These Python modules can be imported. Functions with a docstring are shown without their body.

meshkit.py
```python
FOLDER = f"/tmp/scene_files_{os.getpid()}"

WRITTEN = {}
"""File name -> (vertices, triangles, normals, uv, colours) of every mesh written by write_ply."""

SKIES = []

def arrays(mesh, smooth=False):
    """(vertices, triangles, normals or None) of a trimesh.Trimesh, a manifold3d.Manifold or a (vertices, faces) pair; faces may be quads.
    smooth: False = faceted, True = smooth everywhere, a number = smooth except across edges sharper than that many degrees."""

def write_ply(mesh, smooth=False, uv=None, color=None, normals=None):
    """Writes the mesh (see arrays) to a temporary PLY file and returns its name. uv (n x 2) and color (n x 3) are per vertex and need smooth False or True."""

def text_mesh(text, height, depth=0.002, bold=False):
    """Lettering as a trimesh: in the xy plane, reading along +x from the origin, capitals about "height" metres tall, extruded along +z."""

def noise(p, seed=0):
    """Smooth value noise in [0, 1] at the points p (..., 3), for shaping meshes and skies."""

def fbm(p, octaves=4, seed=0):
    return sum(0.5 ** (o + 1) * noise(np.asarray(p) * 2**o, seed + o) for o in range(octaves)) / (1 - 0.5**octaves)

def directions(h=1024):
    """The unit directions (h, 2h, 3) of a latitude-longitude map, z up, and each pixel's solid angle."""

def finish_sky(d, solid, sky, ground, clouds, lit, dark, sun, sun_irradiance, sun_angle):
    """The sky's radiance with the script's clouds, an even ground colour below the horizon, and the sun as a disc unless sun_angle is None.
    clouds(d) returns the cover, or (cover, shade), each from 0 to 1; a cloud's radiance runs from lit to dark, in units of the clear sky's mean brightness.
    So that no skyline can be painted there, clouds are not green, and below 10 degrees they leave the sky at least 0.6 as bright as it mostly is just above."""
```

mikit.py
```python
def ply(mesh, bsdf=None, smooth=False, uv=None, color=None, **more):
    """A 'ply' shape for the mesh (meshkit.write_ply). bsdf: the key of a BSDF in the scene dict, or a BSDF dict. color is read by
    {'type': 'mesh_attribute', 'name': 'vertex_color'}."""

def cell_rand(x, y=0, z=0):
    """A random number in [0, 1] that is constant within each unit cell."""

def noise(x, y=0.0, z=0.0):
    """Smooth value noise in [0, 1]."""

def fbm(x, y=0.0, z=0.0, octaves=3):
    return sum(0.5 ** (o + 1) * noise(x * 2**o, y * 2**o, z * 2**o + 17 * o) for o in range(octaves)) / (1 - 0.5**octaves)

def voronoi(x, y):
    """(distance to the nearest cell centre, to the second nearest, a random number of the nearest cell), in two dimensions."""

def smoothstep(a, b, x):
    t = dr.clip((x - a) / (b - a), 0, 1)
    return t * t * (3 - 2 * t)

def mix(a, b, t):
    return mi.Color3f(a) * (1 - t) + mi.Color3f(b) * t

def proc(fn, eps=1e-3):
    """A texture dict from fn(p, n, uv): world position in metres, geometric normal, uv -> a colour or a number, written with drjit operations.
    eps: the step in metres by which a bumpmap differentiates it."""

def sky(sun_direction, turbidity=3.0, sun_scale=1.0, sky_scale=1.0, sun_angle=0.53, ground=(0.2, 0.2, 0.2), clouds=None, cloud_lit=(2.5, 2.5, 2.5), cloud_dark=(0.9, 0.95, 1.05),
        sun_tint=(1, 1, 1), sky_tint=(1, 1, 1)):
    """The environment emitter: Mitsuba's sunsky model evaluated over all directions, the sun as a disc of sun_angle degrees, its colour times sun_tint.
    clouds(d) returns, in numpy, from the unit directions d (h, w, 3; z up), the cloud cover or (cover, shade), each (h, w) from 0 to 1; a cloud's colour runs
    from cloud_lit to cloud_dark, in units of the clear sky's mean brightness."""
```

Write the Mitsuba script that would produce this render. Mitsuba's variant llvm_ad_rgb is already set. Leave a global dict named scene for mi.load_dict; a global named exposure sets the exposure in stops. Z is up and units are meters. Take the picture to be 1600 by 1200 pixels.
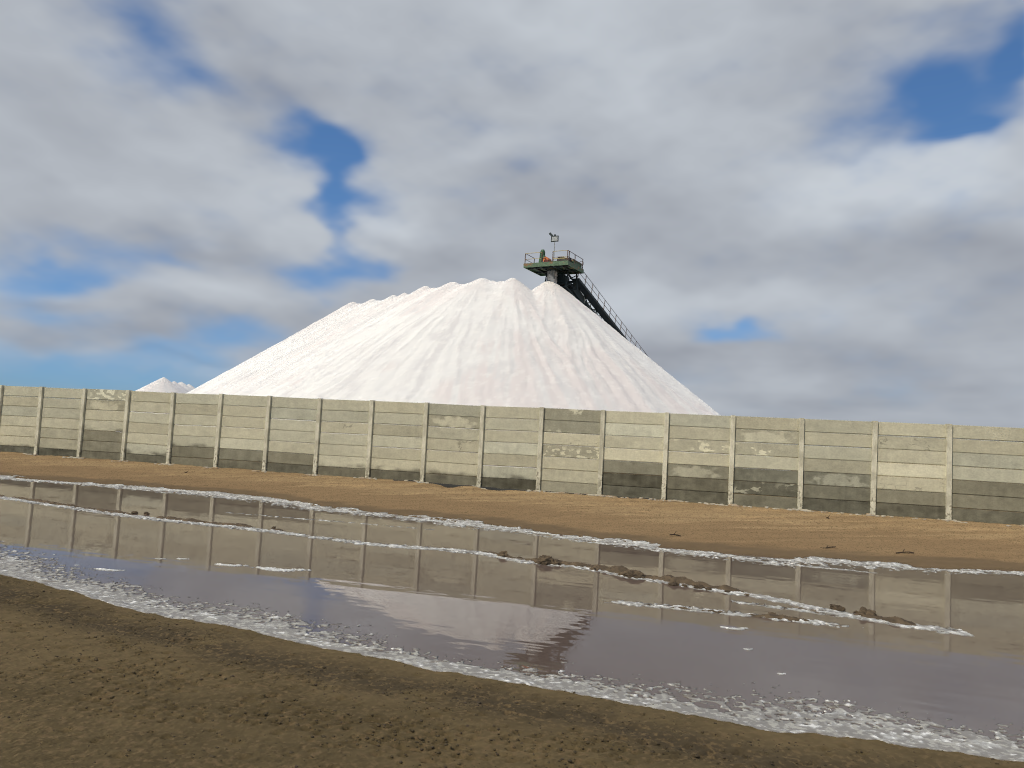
import math
import numpy as np
import trimesh
import mitsuba as mi
import drjit as dr
import mikit
from mikit import proc, ply, noise, fbm, voronoi, cell_rand, smoothstep, mix
import meshkit

T = mi.ScalarTransform4f
rng = np.random.default_rng(7)
scene, labels = {}, {}

# ------------------------------------------------------------------ camera
EYE = 1.776                      # metres above the brine
PITCH, ROLL, F = 0.0654747, 0.0531586, 1130.4
_cp, _sp, _cr, _sr = math.cos(PITCH), math.sin(PITCH), math.cos(ROLL), math.sin(ROLL)
_fwd = np.array([0, _cp, _sp])
_up = _cr * np.array([0, -_sp, _cp]) - _sr * np.array([1.0, 0, 0])
scene['camera'] = {
    'type': 'perspective', 'fov_axis': 'x', 'fov': 2 * math.degrees(math.atan(800 / F)),
    'near_clip': 0.1, 'far_clip': 20000.0,
    'to_world': T().look_at(origin=[0, 0, EYE], target=(np.array([0, 0, EYE]) + _fwd).tolist(), up=_up.tolist())}

# ------------------------------------------------------------------ sky and sun
exposure = 1.42
SUN = (-0.53, -0.52, 0.70)

# breaks in the cloud sheet, sunlit billows and grey bases: azimuth, elevation, half widths (degrees), strength
GAPS = [(-29.8, 24.9, 3.3, 2.9, .78), (-25.5, 23.4, 2.6, 1.5, .5), (-15.9, 20.3, 2.0, 1.7, 1.15), (-18.3, 21.3, 2.2, 2.0, .45), (-13.6, 16.9, 2.2, 1.4, 1.0), (-15.0, 18.4, 1.2, 1.4, .5),
        (-14.4, 14.1, 1.0, 2.1, .85), (-16.4, 10.9, 2.3, 1.2, .95), (-11.8, 11.7, 1.9, .9, .75), (-31, 9.3, 2.1, .9, .75), (-33.8, 9, 2.8, .8, .5), (-35.1, 8, 2.1, 1.4, .6),
        (-33.2, 6.2, 3.2, .5, .5), (-31.8, 2.2, 10.5, 2.0, 1.3), (-22.8, 5.1, 2.6, 1, .75), (-19.8, 6.3, 2.5, .9, .6), (-26.6, 10.8, 3.3, .5, .35),
        (31.6, 23.1, 3.7, 2.7, 1.3), (34.9, 25.8, 1.3, 2, .9), (29.3, 25.4, 1.8, 1.6, .7), (32.8, 20.8, 2.6, .8, 1.0), (16.9, 8.5, 2.3, .5, .85), (14.3, 8.9, 1.4, .4, .5),
        (20.7, 20.5, 3.8, 1.4, .42), (24.8, 22.5, 2.8, 2.4, .35), (-6.8, 22.8, 3.3, 2.8, .2)]
LIT = [(27.8, 18.6, 7.3, 2.1, 1.15), (12, 27, 9, 4, .3), (30.9, 19.8, 3.3, .9, .5), (-10.8, 14.7, 3.9, 1.8, .8), (-24.4, 9.1, 5.5, 1.5, .55), (2.8, 28.2, 12, 5.1, .5), (-1, 21.6, 4.3, 2.2, .35),
       (12.7, 10.2, 9.6, 1.7, .3), (-21.4, 16.4, 5.2, 3, .25), (-27.2, 13.6, 6, 1, .2), (-17.7, 28.2, 6.8, 2.6, .25), (23.8, 10.2, 10.5, 1.3, .3), (-6.9, 16.7, 3.9, 1.5, .2)]
DARK = [(3.4, 17.3, 7.8, 2.9, .35), (16.9, 14.1, 10, 2.1, .2), (-34.4, 16.3, 4.2, 4.2, .25), (-26.2, 5.7, 7.4, .8, .35), (-33.4, 4.9, 4.3, .6, .5), (-24, 4.3, 4.2, .4, .7),
        (23.9, 6.1, 12.7, 1.1, .1), (-5.6, 12.5, 6, 1.7, .4), (-21.1, 11.8, 6.6, 1.1, .35), (31.7, 14.2, 4.4, 1.5, .25), (-20.1, 23.2, 3.9, 2.6, .3), (-34, 7.1, 2.5, .5, .5)]


def ss01(t):
    t = np.clip(t, 0, 1)
    return t * t * (3 - 2 * t)


def clouds(d):
    az, el = np.degrees(np.arctan2(d[..., 0], d[..., 1])), np.degrees(np.arcsin(np.clip(d[..., 2], -1, 1)))
    zz = np.maximum(d[..., 2], 0) + 0.09
    flat = np.stack([d[..., 0] / zz, d[..., 1] / zz, 0 * zz], -1)          # on the cloud sheet
    ball = np.stack([d[..., 0], d[..., 1], d[..., 2] * 1.6], -1)
    warp = (meshkit.fbm(ball * 9 + 3, 4, 5) - .5), (meshkit.fbm(ball * 9 + 7, 4, 9) - .5)
    a2, e2 = az + warp[0] * 6.5, el + warp[1] * 4.5

    def blobs(L, hard=1.0):
        s = np.zeros_like(az)
        for a, e, ra, re, k in L:
            q = ((a2 - a) / ra) ** 2 + ((e2 - e) / re) ** 2
            s = s + k * np.exp(-q * hard)
        return s

    soft = meshkit.fbm(ball * 7 + 20, 4, 51)
    wisp = meshkit.fbm(ball * np.array([22, 22, 30.0]), 4, 61)
    puff = 1 - np.abs(2 * meshkit.fbm(ball * 11 + 5, 4, 71) - 1) * 2
    big, fine = meshkit.fbm(flat * 1.1 + 11, 5, 21), meshkit.fbm(ball * 16, 5, 31)
    seen = np.clip((50 - np.abs(az)) / 10, 0, 1) * np.clip((42 - el) / 8, 0, 1)   # the gaps of the part in view; elsewhere the same kind of broken sheet
    gap = blobs(GAPS, .62) + (fine - .5) * .75 + (soft - .5) * .5 + (wisp - .5) * .35
    cover_seen = 1 - .97 * ss01((gap + .02) / 1.35)
    cover_else = 1 - np.clip((meshkit.fbm(flat * .9 + 2, 5, 41) - .56) * 5, 0, 1)
    cover = cover_seen * seen + cover_else * (1 - seen)
    shade = .55 + (big - .5) * .42 + (soft - .5) * .62 + (fine - .5) * .16 - (puff - .6) * .11 - .62 * blobs(LIT) + .55 * blobs(DARK)
    return np.clip(cover, 0, 1) * .985, np.clip(shade, 0, 1)


scene['sky'] = mikit.sky(SUN, turbidity=3.2, sun_scale=0.85, sun_angle=1.2, ground=(.25, .22, .17), clouds=clouds,
                         cloud_lit=(2.50, 2.68, 2.88), cloud_dark=(1.16, 1.24, 1.43), sun_tint=(.90, .98, 1.05), sky_tint=(.58, .86, 1.14))

# ------------------------------------------------------------------ materials
def P(key, color, rough=.8, spec=.3, bump=None, bump_scale=1.0, **kw):
    b = {'type': 'principled', 'base_color': color if isinstance(color, dict) else {'type': 'rgb', 'value': list(color)}, 'roughness': rough, 'specular': spec, **kw}
    if bump is not None:
        b = {'type': 'bumpmap', 'arbitrary': {**bump}, 'scale': bump_scale, 'nested': b}
        b['nested_texture'] = b.pop('arbitrary')
    scene[key] = {'type': 'twosided', 'nested': b}


VC = {'type': 'mesh_attribute', 'name': 'vertex_color'}


def V3(*c):
    return mi.Color3f(*c)


# concrete of the wall. uv carries, per panel, in its whole part: u: 4 * tone + 32 * hue, v: kind of marking; in the fraction: metres
def concrete(p, n, uv):
    iu, iv = dr.floor(uv.x), dr.floor(uv.y)
    hue = dr.floor(iu / 32)
    tone = (iu - hue * 32) / 4
    lx, lz = (uv.x - iu) * 2, (uv.y - iv) * .4
    pid = p.x * .83 - p.y * .2
    s = p.x * .9716 - p.y * .236
    big = fbm(s * 1.7 + hue * 9, p.z * 3.1, hue * 5.3, 3)
    mid = fbm(s * 7 + 3, p.z * 11, hue * 3.7, 3)
    fine = noise(s * 46, p.z * 60, 1)
    run = fbm(s * 16, p.z * 1.3, 4, 2)
    t = tone + (big - .5) * .7 + (mid - .5) * .9 + (run - .5) * .35
    # black growth creeping up from the foot of a panel, its edge broken
    moss = smoothstep(.10, -.02, lz - .17 * (fbm(s * 2.6, 3, hue, 3) - .28) + (mid - .5) * .05)
    t = dr.select(iv == 1, t + 2.3 * moss * smoothstep(.2, .6, fbm(s * 3 + 5, p.z * 6, 2, 3)), t)
    # pale flecks where the skin has scaled off
    fl = smoothstep(.56, .64, fbm(s * 8, p.z * 13, 7, 3)) * smoothstep(.42, .6, fbm(s * 1.9, p.z * 3, 8, 2))
    t = dr.select(iv == 2, t - 1.9 * fl, t)
    # one wide pale patch with a ragged rim
    q = dr.square((lx - .72) / .5) + dr.square((lz - .13) / .16)
    t = dr.select(iv == 3, t - 1.15 * smoothstep(1.25, .45, q + (mid - .5) * 2.4 + (big - .5) * 1.2), t)
    # dark squiggles and spots
    sq = smoothstep(.045, .0, dr.abs(fbm(s * 5, p.z * 9, 3, 3) - .5)) * smoothstep(.48, .62, fbm(s * 2.2, p.z * 4, 6, 2))
    t = dr.select(iv == 4, t + 1.5 * sq, t)
    t = dr.clip(t, -.6, 4.6) / 4
    c = mix((.62, .61, .485), (.095, .092, .070), dr.sqrt(dr.clip(t, 0, 1)) * .25 + dr.clip(t, -.2, 1.1) * .75)
    cool = (cell_rand(hue, 3, 5) - .5) * .055
    return c * V3(1 - cool, 1, 1 + cool * 1.3) * (.90 + .2 * fine)


P('mat_panel', proc(concrete), .9, .25, proc(lambda p, n, uv: fbm(p.x * 40 - p.y * 9, p.z * 40, p.y * 9, 3), 2e-3), .0012)


def postcol(p, n, uv):
    s = p.x * .9716 - p.y * .236
    k = dr.floor(s / .75)
    m = fbm(s * 9, p.z * 5, 3, 3)
    rough = smoothstep(.52, .66, fbm(s * 30, p.z * 22, 4, 3)) * smoothstep(1.1, .5, p.z + (m - .5) * .9)
    c = mix((.62, .605, .50), (.46, .445, .355), smoothstep(.3, .75, m))
    return mix(c, (.2, .185, .135), rough * .8) * (.92 + .16 * noise(s * 60, p.z * 60, 2)) * (.93 + .12 * cell_rand(k, 2))


P('mat_post', proc(postcol), .9, .25, proc(lambda p, n, uv: fbm(p.x * 35, p.z * 35, p.y * 35, 3), 2e-3), .0015)

P('mat_salt_pile', VC, .75, .2, proc(lambda p, n, uv: fbm(p.x * 3.2, p.y * 3.2, p.z * 3.2, 4), 3e-2), .03)
P('mat_salt_far', (.76, .765, .77), .8, .2)


def grainmix(key, dark, lo, hi, freq, rough, bump_f, bump_s, spec=.25):
    """vertex colours with grains of another colour mixed in"""
    def w(p, n, uv):
        return smoothstep(lo, hi, fbm(p.x * freq, p.y * freq, p.z * freq, 3))
    a = {'type': 'principled', 'base_color': VC, 'roughness': rough, 'specular': spec}
    b = {'type': 'principled', 'base_color': {'type': 'rgb', 'value': list(dark)}, 'roughness': rough, 'specular': spec}
    bl = {'type': 'blendbsdf', 'weight': proc(w), 'a': a, 'b': b}
    scene[key] = {'type': 'twosided', 'nested': {'type': 'bumpmap', 'tex': proc(lambda p, n, uv: fbm(p.x * bump_f, p.y * bump_f, p.z * bump_f, 3), 2e-3), 'scale': bump_s, 'nested': bl}}


grainmix('mat_ground', (.125, .09, .050), .50, .76, 42, .95, 55, .012, .12)
grainmix('mat_crust', (.36, .36, .34), .50, .70, 30, .55, 60, .004, .4)
grainmix('mat_mud', (.06, .046, .033), .5, .7, 30, .75, 70, .006, .3)

# muddy brine: a smooth surface over opaque silt-laden water, stirred by a light breeze
def ripple(p, n, uv):
    wx, wy = p.x * .97 - p.y * .24, p.y * .97 + p.x * .24
    calm = smoothstep(.3, .75, fbm(p.x * .35, p.y * .5, 2, 2))
    a = .8 * noise(wx * 1.1 + noise(wy * 1.5) * 1.5, wy * 4.6, 1) + 1.0 * noise(wx * 2.4 + 4, wy * 11, 2) + .35 * noise(wx * 6, wy * 25, 3)
    return a * (.75 + .5 * calm)


scene['mat_brine'] = {'type': 'bumpmap', 'tex': proc(ripple, 4e-3), 'scale': .0006,
                      'nested': {'type': 'plastic', 'int_ior': 1.42, 'diffuse_reflectance': proc(lambda p, n, uv: mix((.25, .197, .176), (.215, .168, .15), fbm(p.x * .5, p.y * 1.1, 3, 3))), 'nonlinear': True}}

def paint(c, rust, amount):
    def fn(p, n, uv):
        m = fbm(p.x * 3, p.y * 3, p.z * 5, 4)
        r = smoothstep(amount, amount + .1, m + .12 * noise(p.x * 20, p.y * 20, p.z * 20))
        return mix(c, rust, r) * (.85 + .3 * noise(p.x * 11, p.y * 11, p.z * 11))
    return proc(fn)


P('mat_green_steel', paint((.088, .150, .094), (.20, .125, .065), .66), .55, .4)
P('mat_dark_steel', paint((.024, .040, .046), (.045, .035, .03), .70), .6, .4)
P('mat_green_motor', paint((.045, .12, .06), (.03, .06, .04), .62), .45, .5)
P('mat_rail', paint((.075, .05, .045), (.12, .06, .035), .58), .6, .4)
P('mat_yellow_rail', paint((.42, .36, .18), (.24, .15, .07), .6), .6, .4)
P('mat_grey_post', (.25, .27, .28), .5, .4)
P('mat_orange', paint((.55, .17, .06), (.35, .12, .05), .62), .5, .4)
P('mat_red_dark', (.14, .035, .03), .5, .4)
P('mat_black', (.02, .02, .022), .6, .4)
P('mat_lamp_face', (.35, .38, .40), .15, .6)


def chutecol(p, n, uv):
    m = fbm(p.x * 5, p.y * 5, p.z * 4, 4)
    return mix((.24, .25, .25), (.66, .65, .63), smoothstep(.46, .6, m))


P('mat_chute', proc(chutecol), .7, .3)
P('mat_liner', (.035, .036, .036), .5, .4)
P('mat_scrap', (.05, .035, .024), .8, .3)


# ------------------------------------------------------------------ helpers
def box(sx, sy, sz, c=(0, 0, 0)):
    b = trimesh.creation.box((sx, sy, sz))
    b.apply_translation(c)
    return b


def bar(a, b, w, h=None, up=(0, 0, 1)):
    """a bar of w x h from a to b"""
    h = w if h is None else h
    a, b = np.asarray(a, float), np.asarray(b, float)
    z = b - a
    L = np.linalg.norm(z)
    z = z / L
    x = np.cross(up, z)
    if np.linalg.norm(x) < 1e-6:
        x = np.cross((1, 0, 0), z)
    x /= np.linalg.norm(x)
    y = np.cross(z, x)
    M = np.eye(4)
    M[:3, 0], M[:3, 1], M[:3, 2], M[:3, 3] = x, y, z, (a + b) / 2
    m = trimesh.creation.box((w, h, L))
    m.apply_transform(M)
    return m


def rod(a, b, r, n=8):
    return trimesh.creation.cylinder(r, segment=[np.asarray(a, float), np.asarray(b, float)], sections=n)


def tapered(p0, p1, r0, r1, n=12):
    m = trimesh.creation.revolve([[0, 0], [r0, 0], [r1, 1], [0, 1]], sections=n)
    p0, p1 = np.asarray(p0, float), np.asarray(p1, float)
    m.apply_scale([1, 1, np.linalg.norm(p1 - p0)])
    m.apply_transform(trimesh.geometry.align_vectors([0, 0, 1], (p1 - p0) / np.linalg.norm(p1 - p0)))
    m.apply_translation(p0)
    return m


cat = trimesh.util.concatenate


def put(key, mesh, mat, smooth=False, **kw):
    k, i = key, 0
    while k in scene:
        i += 1
        k = f'{key}_{i:03d}'
    scene[k] = ply(mesh, mat, smooth, **kw)
    return k


def tag(key, label=None, category=None, group=None, kind=None):
    labels[key] = {k: v for k, v in dict(label=label, category=category, group=group, kind=kind).items() if v}


def grid_faces(ny, nx):
    i = np.arange(ny * nx).reshape(ny, nx)
    return np.concatenate([np.stack([i[:-1, :-1], i[:-1, 1:], i[1:, 1:]], -1).reshape(-1, 3), np.stack([i[:-1, :-1], i[1:, 1:], i[1:, :-1]], -1).reshape(-1, 3)])


def N2(x, y, fx, fy, o=4, seed=0):
    return meshkit.fbm(np.stack([x * fx, y * fy, np.full_like(x, 1.7)], -1), o, seed)


def ss(a, b, x):
    t = np.clip((x - a) / (b - a), 0, 1)
    return t * t * (3 - 2 * t)


def lerp3(a, b, t):
    return np.asarray(a) * (1 - t[..., None]) + np.asarray(b) * t[..., None]


# ------------------------------------------------------------------ lie of the land
NEAR = np.array([(-45, 30), (-30, 22), (-16, 13.6), (-9, 9.9), (-5.3, 7.78), (-4.11, 7.15), (-3, 6.53), (-2.36, 6.33), (-1.7, 5.98), (-.86, 5.63), (.11, 5.32), (.56, 5.16), (.97, 4.95), (1.72, 4.66), (2.47, 4.57), (3.16, 4.43), (6, 4.2), (16, 4.6), (30, 9), (45, 13)], float)
FAR = np.array([(-45, 29), (-30, 24), (-16, 18.9), (-12.44, 17.93), (-8.16, 17.22), (-5.7, 16.66), (-3.54, 15.0), (-1.74, 14.36), (.14, 13.51), (1.78, 12.52), (2.77, 12.03), (4.18, 11.66), (5.7, 11.56), (6.61, 11.4), (8.24, 11.58), (16, 11.2), (30, 10.5), (45, 12)], float)
BERM = np.array([(-18, 17.0), (-9.82, 14.2), (-8.02, 13.31), (-5.81, 12.35), (-4.01, 11.85), (-1.78, 10.95), (-.34, 10.72), (.13, 10.33), (1.01, 10.0), (1.79, 9.42), (2.51, 9.0), (3.14, 8.58), (3.63, 8.06), (4.28, 7.59), (4.6, 7.45)], float)
BERM2 = np.array([(1.26, 7.91), (1.82, 7.81), (2.33, 7.7), (2.77, 7.61), (3.14, 7.53), (3.48, 7.43)], float)
from scipy.interpolate import PchipInterpolator
near_f, far_f, berm_f, berm2_f = (PchipInterpolator(a[:, 0], a[:, 1]) for a in (NEAR, FAR, BERM, BERM2))
WX, WY, WYAW = 0.7717, 17.7996, 0.238283
CW, SW = math.cos(WYAW), math.sin(WYAW)


def wall_y(x):
    return WY - (x - WX) * math.tan(WYAW)


BASE = .371                                   # ground at the foot of the wall


def foreground(x, y, dn):
    """dark mud, a little crowned, with a wheel-churned band beside the water"""
    n1, n2, n3 = N2(x, y, .7, .9, 4, 11), N2(x, y, 4, 6, 4, 12), N2(x, y, 19, 26, 3, 13)
    z = .02 + .075 * (1 - np.exp(-np.maximum(dn, 0) / .8)) + (n1 - .5) * .05 + (n2 - .5) * .020 + (n3 - .5) * .013
    band = np.exp(-((dn - .62 - .25 * (n1 - .5)) / .26) ** 2)
    z = z + band * ((N2(x, y, 7, 11, 4, 15) - .5) * .07 - .02)
    lumpy = ss(.52, .75, N2(x, y, 2.1, 3.1, 3, 16))
    z = z + lumpy * np.maximum(N2(x, y, 13, 17, 3, 17) - .5, 0) * .05
    z = np.where(dn < .25, z + ss(.25, .0, dn) * (N2(x, y, 6, 6, 3, 18) - .45) * .06, z)
    mud = lerp3((.108, .082, .044), (.078, .060, .032), ss(.35, .7, N2(x, y, 1.1, 1.6, 4, 31)))
    mud = mud * (.62 + .36 * N2(x, y, 9, 12, 3, 32) + .42 * N2(x, y, 26, 30, 2, 35))[..., None]
    churn = band * ss(.38, .6, N2(x, y, 2.2, 3.5, 4, 33) + .15)
    mud = lerp3(mud, (.050, .040, .027), np.clip(churn, 0, 1) * .8)
    return z, mud * (.9 + .2 * N2(x + .35 * y, y - .35 * x, .5, 9, 3, 34))[..., None]


def bank(x, y, df, dw):
    """orange sand rising from the far shore to the foot of the wall"""
    xs, ys = x + .24 * y, y - .24 * x
    t = np.clip(df / np.maximum(df + dw, .3), 0, 1)
    ns, nl = N2(xs, ys, .55, 6.5, 4, 21), N2(x, y, 1.2, 1.4, 4, 22)
    z = .015 + (BASE - .015) * (t ** .85) + (ns - .5) * .035 * ss(0, .1, t) + (nl - .5) * .05 * ss(0, .15, t) * ss(1.0, .9, t) + (N2(x, y, 8, 12, 3, 24) - .5) * .018 + (N2(xs, ys, 1.2, 15, 3, 25) - .5) * .022
    z = z + np.exp(-(dw / .28) ** 2) * (N2(x, y, 1.1, 1.4, 3, 23) - .5) * .11
    hole = np.exp(-(((x + 1.42) / .22) ** 2 + ((dw - .32) / .17) ** 2)) + .75 * np.exp(-(((x + .36) / .22) ** 2 + ((dw - .22) / .12) ** 2))
    z = z - .22 * hole + .05 * np.exp(-(((x + 1.95) / .5) ** 2 + ((dw - .5) / .25) ** 2)) + .05 * np.exp(-(((x + .9) / .3) ** 2 + ((dw - .45) / .25) ** 2))
    sand = lerp3((.29, .21, .120), (.22, .152, .085), ss(.3, .7, ns))
    sand = lerp3(sand, (.325, .225, .125), ss(.55, .75, N2(x, y, 1.4, 2.5, 4, 36)) * .7)
    sand = sand * (.62 + .30 * N2(xs, ys, 1.3, 17, 3, 37) + .46 * N2(x, y, 9, 13, 3, 41))[..., None]
    wet = ss(.62, .40, t + (N2(xs, ys, .6, 3.6, 4, 38) - .5) * .75 + (N2(x, y, 6, 9, 3, 39) - .5) * .2)
    sand = lerp3(sand, (.18, .122, .070), wet * .7)
    soak = ss(.16, .08, t + (N2(x, y, 1.5, 4, 4, 40) - .5) * .16)
    return z, lerp3(sand, (.10, .075, .05), soak * .75)


def land(x, y):
    """(height, colour) of the ground"""
    shape = x.shape
    x, y = x.ravel(), y.ravel()
    dw = (wall_y(x) - y) * CW                 # metres in front of the wall
    z = np.where(dw < 0, BASE - .02, .1)
    col = np.where((dw < 0)[:, None], (.22, .16, .09), (.08, .065, .035))
    k = np.flatnonzero((np.abs(x) < 43.9) & (dw > -.6) & (y > -3))
    x, y, dw = x[k], y[k], dw[k]
    dn = near_f(x) + (N2(x, y, 1.5, 1.5, 4, 3) - .5) * .30 - y
    df = y - far_f(x) - (N2(x, y, .9, .9, 4, 4) - .5) * .5
    zp = -.03 - .09 * ss(0, .8, np.minimum(-dn, -df))
    zk, ck = zp.copy(), np.tile([.09, .07, .05], (len(k), 1))
    i = np.flatnonzero(dn > -.12)
    zf, ck[i] = foreground(x[i], y[i], dn[i])
    w = ss(-.12, .06, dn[i])
    zk[i] = zp[i] * (1 - w) + zf * w
    i = np.flatnonzero((df > -.15) & (dn <= -.12))
    zf, ck[i] = bank(x[i], y[i], df[i], dw[i])
    w = ss(-.15, .06, df[i])
    zk[i] = np.where(dw[i] < -.02, BASE - .02, zp[i] * (1 - w) + zf * w)
    z[k], col[k] = zk, ck
    return z.reshape(shape), np.clip(col, .01, .95).reshape(shape + (3,))


def spaced(a, b, fine_a, fine_b, fine, coarse):
    """positions from a to b: fine steps in [fine_a, fine_b], growing outside"""
    out = list(np.arange(fine_a, fine_b, fine))
    s, v = fine, out[-1]
    up, dn = [], []
    while v < b:
        s = min(s * 1.06, coarse(v))
        v += s
        up.append(v)
    s, v = fine, out[0]
    while v > a:
        s = min(s * 1.06, coarse(v))
        v -= s
        dn.append(v)
    return np.array(dn[::-1] + out + up)


gx = spaced(-3000, 3000, -4.6, 4.2, .016, lambda v: .03 if abs(v) < 13 else max(.04, (abs(v) - 12.9) * .25))
gy = np.concatenate([spaced(-3000, 3.0, 2.9, 3.0, .03, lambda v: max(.05, (3 - v) * .25)), spaced(3.0, 6000, 3.02, 6.6, .014, lambda v: .03 if v < 21 else max(.03, (v - 20.9) * .25))])
gy = np.unique(np.round(gy, 5))
X, Y = np.meshgrid(gx, gy)
Z, C = land(X, Y)
farz = ss(0, 60, np.hypot(X, Y - 10) - 60)
Z = np.where(np.abs(X) > 43.9, np.maximum(Z, .05), Z)

# small pits pressed into the mud in rows (tread and hoof marks), real dents
def dents():
    pts = []
    for (x0, y0, dx, dy, n, rows, sp) in [(-2.95, 5.05, .075, -.012, 16, 5, .085), (-1.5, 4.62, .07, -.03, 20, 6, .08), (-.75, 4.36, .07, -.01, 22, 6, .075), (-2.4, 4.5, .08, -.02, 10, 4, .09), (.4, 4.25, .09, .0, 12, 3, .09),
                                           (-2.0, 5.25, .07, -.03, 14, 2, .08), (-3.0, 5.6, .07, -.05, 12, 2, .07)]:
        for r in range(rows):
            for k in range(n):
                if rng.random() < .72:
                    pts.append((x0 + dx * k + rng.normal(0, .014), y0 + dy * k - sp * r + .02 * math.sin(k * .7 + r) + rng.normal(0, .012), rng.uniform(.010, .019), rng.uniform(.018, .034)))
    for _ in range(520):
        x = rng.uniform(-4.4, 3.6)
        pts.append((x, float(near_f(x)) - rng.uniform(.25, 2.4), rng.uniform(.007, .018), rng.uniform(.012, .03)))
    return pts


DENTS = dents()
for (px, py, r, depth) in DENTS:
    i0, i1 = np.searchsorted(gx, (px - 4 * r, px + 4 * r))
    j0, j1 = np.searchsorted(gy, (py - 4 * r, py + 4 * r))
    if i1 > i0 and j1 > j0:
        q = ((X[j0:j1, i0:i1] - px) / (1.5 * r)) ** 2 + ((Y[j0:j1, i0:i1] - py) / r) ** 2
        Z[j0:j1, i0:i1] += -depth * np.exp(-q) + depth * .4 * np.exp(-(((X[j0:j1, i0:i1] - px) / (1.6 * r)) ** 2 + ((Y[j0:j1, i0:i1] - py - 1.7 * r) / r) ** 2))
put('ground', (np.stack([X, Y, Z], -1).reshape(-1, 3), grid_faces(*X.shape)), 'mat_ground', True, color=C.reshape(-1, 3))
tag('ground', 'dark mud in front, orange sand bank rising to the foot of the wall', kind='structure')
del X, Y, Z, C

put('brine_water', (np.array([[-45, 2, 0], [45, 2, 0], [45, 32, 0], [-45, 32, 0]], float), np.array([[0, 1, 2], [0, 2, 3]])), 'mat_brine')
tag('brine_water', 'still brown brine pool mirroring wall, salt heap and sky', kind='structure')


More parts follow.
